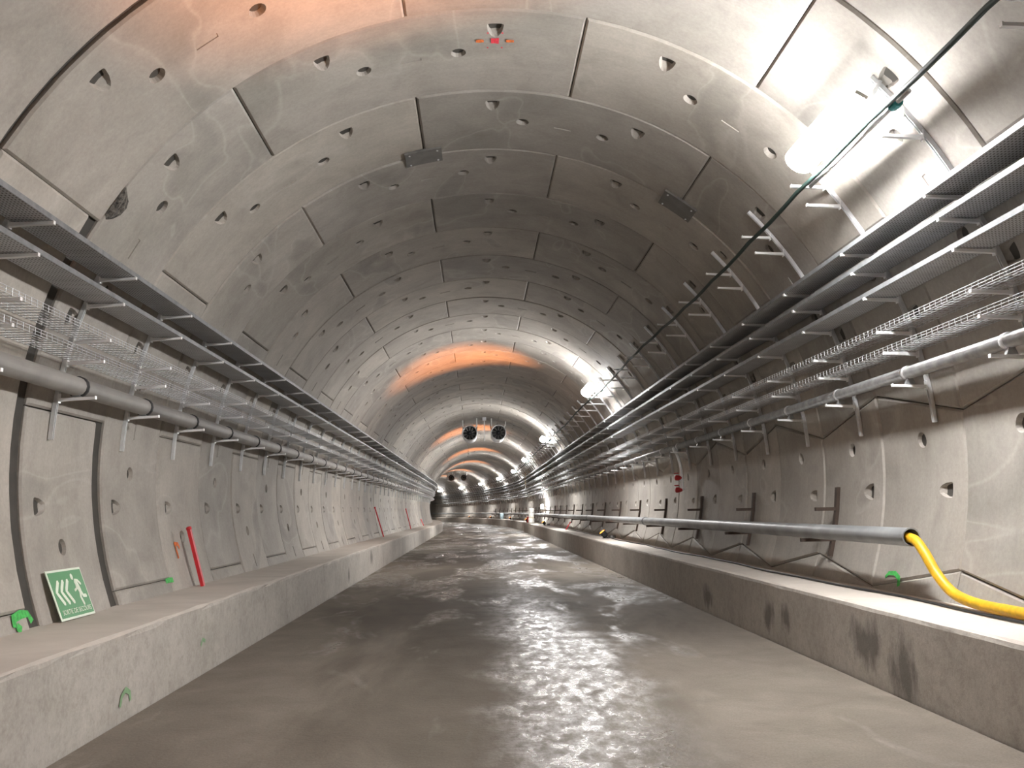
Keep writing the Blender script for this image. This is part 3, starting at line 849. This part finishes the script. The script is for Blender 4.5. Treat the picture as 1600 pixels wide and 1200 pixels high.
# ------------------------------------------------------------------ emergency exit sign on the left bench
def exit_sign():
    bl = Vector((-4.15, 8.53, KZ + 0.018)); X = Vector((0, 1, 0)); top = Vector((-4.335, 8.56, 1.20))
    Wd, Hh = 0.72, (top - bl).length
    U = (top - bl); U = (U - X*U.dot(X)).normalized(); N = X.cross(U).normalized()   # faces the road
    M = Matrix(((X.x, U.x, N.x, 0), (X.y, U.y, N.y, 0), (X.z, U.z, N.z, 0), (0, 0, 0, 1)))
    root = thing('exit_sign', 'green emergency exit sign with white runner leaning on the left wall', 'sign', bl)
    part('backing_board', MB().prism([(0, 0), (Wd, 0), (Wd, Hh), (0, Hh)], 0.006, M), MAT['sign_white'], root, world=False)
    e = 0.022
    T = lambda t: M @ Matrix.Translation((0, 0, t))
    part('green_panel', MB().prism([(e*1.4, e), (Wd-e*0.7, e), (Wd-e*0.7, Hh-e), (e*1.4, Hh-e)], 0.002, T(0.0062)), MAT['sign_green'], root, world=False)
    w, h = Wd, Hh
    def stroke(pts, r, name):
        """round-ended bent bar"""
        b = MB()
        L, Rr = [], []
        for i, p in enumerate(pts):
            a = Vector(pts[max(i-1, 0)]); c = Vector(pts[min(i+1, len(pts)-1)]); d = (c - a).normalized(); nrm = Vector((-d.y, d.x))
            L.append(Vector(p) + nrm*r); Rr.append(Vector(p) - nrm*r)
        p0, p1 = Vector(pts[0]), Vector(pts[-1])
        d0 = (Vector(pts[0]) - Vector(pts[1])).normalized(); d1 = (Vector(pts[-1]) - Vector(pts[-2])).normalized()
        poly = L + [p1 + d1*r*0.7] + Rr[::-1] + [p0 + d0*r*0.7]
        # split into quads so that bent outlines stay clean
        for i in range(len(pts)-1):
            b.prism([tuple(Rr[i]), tuple(Rr[i+1]), tuple(L[i+1]), tuple(L[i])], 0.002, T(0.0084))
        b.prism([tuple(Rr[-1]), tuple(p1 + d1*r*0.8), tuple(L[-1])], 0.002, T(0.0084))
        b.prism([tuple(L[0]), tuple(p0 + d0*r*0.8), tuple(Rr[0])], 0.002, T(0.0084))
        part(name, b, MAT['sign_white'], root, world=False)
    for k in range(3):
        x = 0.085 + k*0.098
        stroke([(x + 0.085, 0.405*h/0.53), (x + 0.012, 0.315*h/0.53), (x, 0.295*h/0.53), (x + 0.012, 0.275*h/0.53), (x + 0.085, 0.165*h/0.53)], 0.021, 'chevron')
    q = h/0.53
    b = MB(); b.prism([(0.475 + 0.026*math.cos(t*PI/8), 0.435*q + 0.033*math.sin(t*PI/8)) for t in range(16)], 0.002, T(0.0084)); part('runner_head', b, MAT['sign_white'], root, world=False)
    stroke([(0.520, 0.385*q), (0.540, 0.330*q), (0.555, 0.275*q)], 0.032, 'runner_torso')
    stroke([(0.525, 0.395*q), (0.575, 0.385*q), (0.615, 0.345*q)], 0.014, 'runner_arm')
    stroke([(0.520, 0.375*q), (0.505, 0.305*q), (0.455, 0.285*q)], 0.014, 'runner_arm')
    stroke([(0.555, 0.275*q), (0.530, 0.205*q), (0.555, 0.125*q)], 0.019, 'runner_leg')
    stroke([(0.560, 0.275*q), (0.590, 0.215*q), (0.650, 0.210*q)], 0.019, 'runner_leg')
    # lettering along the lower edge
    cu = bpy.data.curves.new('lettering', 'FONT'); cu.body = 'SORTIE DE SECOURS'; cu.size = 0.088; cu.extrude = 0.001; cu.align_x = 'CENTER'
    cu.offset = 0.0004
    tmp = bpy.data.objects.new('tmp', cu); C.objects.link(tmp)
    dg = bpy.context.evaluated_depsgraph_get()
    me = bpy.data.meshes.new_from_object(tmp.evaluated_get(dg))
    bpy.data.objects.remove(tmp); bpy.data.curves.remove(cu)
    xs = [v.co.x for v in me.vertices]; sc = 0.60 / (max(xs) - min(xs))
    me.transform(T(0.0096) @ Matrix.Translation((w*0.5 + 0.01, 0.052, 0)) @ Matrix.Diagonal((sc, 0.78, 1, 1)))
    me.materials.clear(); me.materials.append(MAT['sign_white']); me.name = 'lettering'
    link('lettering', me, root)
exit_sign()

# ------------------------------------------------------------------ red stakes
def stake(x0, s0, x1, s1, z1, label, r=0.024):
    a, b = Vector(P(x0, s0, KZ + 0.012)), Vector(P(x1, s1, z1))
    root = thing('red_stake', label, 'stake', a, 0, 'red stakes on the benches')
    d = (b - a).normalized(); xv = Vector((0, 1, 0)); xv = (xv - d*xv.dot(d)).normalized(); yv = d.cross(xv)
    M = Matrix(((xv.x, yv.x, d.x, 0), (xv.y, yv.y, d.y, 0), (xv.z, yv.z, d.z, 0), (0, 0, 0, 1)))
    Ln = (b - a).length
    part('shaft', MB().box(-r*1.1, r*1.1, -r*0.7, r*0.7, 0.0, Ln - 0.04, M), MAT['red'], root, world=False)
    part('end_cap', MB().lathe([(r*1.2, Ln - 0.045), (r*1.2, Ln - 0.01), (r*0.6, Ln)], 8, M), MAT['red'], root, True, world=False)
stake(-4.08, 12.55, -4.29, 12.50, 1.55, 'red stake leaning on the left wall, nearest, right of the exit sign', 0.032)
stake(-4.08, 36.2, -4.34, 35.3, 1.92, 'tall red stake leaning farther along the left wall', 0.032)
stake(-4.08, 51.0, -4.34, 50.6, 1.90, 'third red stake leaning on the left wall, before the bend', 0.032)
stake(-4.05, 62.5, -4.22, 62.2, 1.18, 'short red stake on the left bench, farthest one', 0.035)
stake(3.86, 41.2, 4.12, 41.6, 1.08, 'short red stake leaning on the right bench under the duct pipe', 0.028)

# ------------------------------------------------------------------ fire hose outlet on the right wall
root = thing('hydrant_outlet', 'galvanised drop pipe with two red valves on the right wall', 'hydrant', P(4.30, 19.4, 2.02))
part('drop_pipe', MB().tube(spline([(4.10, 19.2, 2.97), (4.13, 19.3, 2.93), (4.20, 19.42, 2.88), (4.25, 19.45, 2.78), (4.30, 19.45, 2.55), (4.32, 19.45, 2.22), (4.32, 19.45, 2.05)], 5), 0.032, 10), MAT['galv_bright'], root, True)
part('flange', MB().lathe([(0.06, -0.02), (0.06, 0.02)], 12, Matrix.Translation((4.32, 19.45, 2.26))), MAT['galv_bright'], root)
for z in (2.33, 2.06):
    v = MB().lathe([(0.03, 0.0), (0.04, 0.03), (0.06, 0.08), (0.06, 0.14), (0.035, 0.16)], 14, Matrix.Translation((4.31, 19.45, z)) @ Matrix.Rotation(-PI/2, 4, 'Y'))
    vo = part('valve', v, MAT['valve_red'], root, True)
    hd = part('handle', MB().lathe([(0.05, 0.0), (0.062, 0.01), (0.05, 0.02)], 12, Matrix.Translation((4.19, 19.45, z + 0.09))), MAT['valve_red'], root, True); hd.parent = vo

# ------------------------------------------------------------------ plates bridging the ring joint
def joint_plate(a0, a1, s0, s1, label):
    n = 6; m = MB(); vs = []
    for r in (R - 0.004, R - 0.034):
        for i in range(n + 1):
            for s in (s0, s1): vs.append(cylp(a0 + (a1-a0)*i/n, s, r))
    k = 2*(n+1); fs = []
    for i in range(n):
        fs.append((i*2, i*2+1, i*2+3, i*2+2)); fs.append((k+i*2, k+i*2+2, k+i*2+3, k+i*2+1))
        fs.append((i*2, i*2+2, k+i*2+2, k+i*2)); fs.append((i*2+1, k+i*2+1, k+i*2+3, i*2+3))
    fs.append((0, k, k+1, 1)); fs.append((2*n, 2*n+1, k+2*n+1, k+2*n))
    m.add(vs, fs)
    c = cylp((a0+a1)/2, (s0+s1)/2, R - 0.034)
    root = thing('joint_plate', label, 'plate', c)
    part('plate', m, MAT['plate'], root)
    for aa in (a0 + 0.8, a1 - 0.8):
        for ss in (s0 + 0.06, s1 - 0.06):
            p = Vector(cylp(aa, ss, R - 0.036)); part('bolt', MB().lathe([(0.014, -0.012), (0.014, 0.0)], 6, Matrix.Translation(p)), MAT['galv'], root)
joint_plate(-15.6, -8.9, 11.58, 12.02, 'grey rectangular plate on the vault just left of the crown')
joint_plate(32.6, 39.3, 11.55, 12.02, 'grey rectangular plate on the vault at the right, above the brackets')

# broken corner of a lining segment at the upper left
m = MB(); rs = random.Random(4); n = 11; ring = []
outline = [(-54.4, 8.345), (-55.6, 8.55), (-56.4, 8.60), (-57.6, 8.58), (-58.6, 8.50), (-59.2, 8.40), (-58.8, 8.345), (-57.0, 8.345)]
cx = sum(p[0] for p in outline)/len(outline); cs = sum(p[1] for p in outline)/len(outline)
vs = [cylp(a, s, R + 0.002) for a, s in outline] + [cylp(a*0.5+cx*0.5, s*0.5+cs*0.5, R - 0.016 - rs.uniform(0, 0.02)) for a, s in outline] + [cylp(cx, cs, R - 0.01)]
k = len(outline)
m.add(vs, [(i, (i+1) % k, k+(i+1) % k, k+i) for i in range(k)] + [(k+i, k+(i+1) % k, 2*k) for i in range(k)])
o = link('broken_corner', m.mesh('broken_corner', MAT['spall']), ceiling); o['label'] = 'dark broken concrete corner at the upper left'

# ------------------------------------------------------------------ sprayed marks (thin film on the surface)
def spray(parent, pts, width, mat, surf, seed=1):
    """pts: list of (u, s) on a surface; surf(u, s) gives the 3-D point; width in metres along s and height"""
    rs = random.Random(seed); m = MB(); n = len(pts); vs = []
    for i, (u, s) in enumerate(pts):
        w = width * rs.uniform(0.75, 1.2)
        a = pts[max(i-1, 0)]; b = pts[min(i+1, n-1)]
        pa, pb = Vector(surf(*a)), Vector(surf(*b)); p = Vector(surf(u, s))
        d = (pb - pa).normalized(); nrm = Vector(surf(u, s, 1)) - p
        side = d.cross(nrm).normalized() * w / 2
        vs += [p + side, p - side]
    m.add(vs, [(2*i, 2*i+1, 2*i+3, 2*i+2) for i in range(n-1)])
    o = link('paint_mark', m.mesh('paint_mark', mat), parent)
    return o
on_lin = lambda a, s, q=0: cylp(a, s, R - 0.009 - 0.1*q)
spray(wall_left, [(-109.6, 7.86), (-108.6, 7.88), (-108.3, 8.0), (-108.4, 8.12), (-109.4, 8.16)], 0.075, MAT['spray_green'], on_lin, 1)
spray(wall_left, [(-110.2, 7.90), (-109.4, 7.95)], 0.06, MAT['spray_green'], on_lin, 2)
spray(wall_left, [(-108.3, 11.6), (-108.2, 11.72), (-108.3, 11.88)], 0.07, MAT['spray_green'], on_lin, 3)
spray(wall_left, [(-102.0, 12.25), (-103.5, 12.28), (-104.9, 12.30)], 0.06, MAT['spray_orange'], on_lin, 4)
spray(wall_left, [(-102.3, 12.25), (-102.4, 12.38), (-103.2, 12.42)], 0.05, MAT['spray_orange'], on_lin, 5)
spray(wall_right, [(109.3, 9.42), (108.2, 9.45), (107.6, 9.56), (107.7, 9.70), (108.4, 9.76)], 0.055, MAT['spray_green'], on_lin, 6)
for a, s, w, mt, q in ((0.0, 8.92, 0.20, 'spray_red', 7), (-2.1, 8.92, 0.10, 'spray_orange', 8), (2.1, 8.92, 0.10, 'spray_orange', 9)):
    spray(ceiling, [(a - 0.55, s), (a, s), (a + 0.55, s)], w*0.6, MAT[mt], on_lin, q)
for a, s in ((-1.0, 8.76), (1.0, 8.76), (-1.0, 9.06), (1.0, 9.06)):
    spray(ceiling, [(a - 0.12, s), (a + 0.12, s)], 0.025, MAT['spray_red'], on_lin, 10)
on_kerb = lambda z, s, q=0: P(KL + 0.004 + 0.1*q, s, z)
spray(bench_l, [(0.12, 7.75), (0.20, 7.78), (0.24, 7.86), (0.20, 7.95), (0.13, 7.97)], 0.045, MAT['spray_faint'], on_kerb, 11)
spray(bench_l, [(0.30, 9.9), (0.36, 9.95), (0.33, 10.05)], 0.04, MAT['spray_faint'], on_kerb, 12)

# ------------------------------------------------------------------ odds and ends near the bend
s = 64.6; base = P(3.70, s, KZ + 0.013); _, _, th = frame(s)
root = thing('wrapped_bundle', 'tall white plastic wrapped bundle standing on the right bench', 'bundle', base, th)
for i, (w, h0, h1, off) in enumerate(((0.235, 0.0, 0.36, 0.0), (0.21, 0.37, 0.72, -0.01), (0.22, 0.73, 1.08, 0.0))):
    m = MB(); M = Matrix.Translation((off, 0, 0)) @ Matrix.Rotation(0.2*i, 4, 'Z')
    m.lathe([(w*0.85, h0), (w, h0 + 0.06), (w*0.96, (h0+h1)/2), (w, h1 - 0.06), (w*0.8, h1)], 10, M)
    part('wrapped_sack', m, MAT['wrap'], root, True, world=False)
part('tie', MB().lathe([(0.20, 0.36), (0.215, 0.365), (0.20, 0.37)], 12), MAT['strap'], root, True, world=False)
base = P(3.60, 66.5, KZ + 0.013)
root = thing('red_canister', 'small red canister left of the wrapped bundle on the right bench', 'canister', base)
part('body', MB().lathe([(0.11, 0), (0.13, 0.03), (0.13, 0.38), (0.10, 0.44), (0.04, 0.46)], 14), MAT['valve_red'], root, True, world=False)
part('valve', MB().lathe([(0.03, 0.45), (0.03, 0.52), (0.05, 0.53)], 10), MAT['dark'], root, True, world=False)
base = P(3.68, 98.0, KZ + 0.013)
root = thing('blue_drum', 'pale blue drum standing on the bench round the bend', 'drum', base)
part('body', MB().lathe([(0.20, 0), (0.22, 0.02), (0.22, 0.28), (0.23, 0.30), (0.22, 0.32), (0.22, 0.60), (0.20, 0.63)], 16), MAT['pale_blue'], root, True, world=False)
part('lid', MB().lathe([(0.19, 0.625), (0.19, 0.65), (0.06, 0.67)], 16), MAT['white_paint'], root, True, world=False)
# yellow strap hung over the right trays
s = 66.5
root = thing('hanging_strap', 'yellow strap hanging over the right cable trays before the bend', 'strap', P(3.42, s, 3.35))
m = MB(); vs = []
prof = [(3.42, 3.35), (3.40, 3.8), (3.41, 4.3), (3.45, 4.52), (3.6, 4.56), (3.75, 4.50)]
for x, z in prof:
    vs += [P(x, s - 0.13, z), P(x, s + 0.13, z), P(x + 0.012, s + 0.13, z + 0.006), P(x + 0.012, s - 0.13, z + 0.006)]
fs = [(i*4+j, i*4+(j+1) % 4, (i+1)*4+(j+1) % 4, (i+1)*4+j) for i in range(len(prof)-1) for j in range(4)] + [(0,1,2,3), (20,21,22,23)]
m.add(vs, fs); part('webbing', m, MAT['strap'], root)
part('buckle', MB().box(3.37, 3.43, s - 0.15, s + 0.15, 3.30, 3.38), MAT['galv'], root)
# small work floodlight on the right wall
root = thing('work_floodlight', 'bright white work floodlight low on the right wall before the bend', 'lamp', P(4.15, 60.0, 1.62))
part('housing', MB().box(4.10, 4.24, 59.85, 60.15, 1.72, 2.02), MAT['dark'], root)
part('lamp_glass', MB().box(4.12, 4.22, 59.82, 59.848, 1.75, 1.99).box(4.085, 4.098, 59.87, 60.13, 1.75, 1.99).box(4.12, 4.22, 59.87, 60.13, 2.022, 2.035).box(4.12, 4.22, 60.152, 60.18, 1.75, 1.99), MAT['flood'], root)
part('stand', MB().box(4.15, 4.19, 59.98, 60.02, 1.43, 1.72).box(4.15, 4.40, 59.98, 60.02, 1.84, 1.88), MAT['rust'], root)
# orange marker on the road far away
base = P(-1.6, 118.0, 0.002)
root = thing('traffic_cone', 'small orange cone standing on the road in the bend', 'cone', base)
part('base_plate', MB().box(-0.18, 0.18, -0.18, 0.18, 0.0, 0.03), MAT['cone_orange'], root, world=False)
part('body', MB().lathe([(0.14, 0.03), (0.03, 0.5), (0.02, 0.52)], 14), MAT['cone_orange'], root, True, world=False)
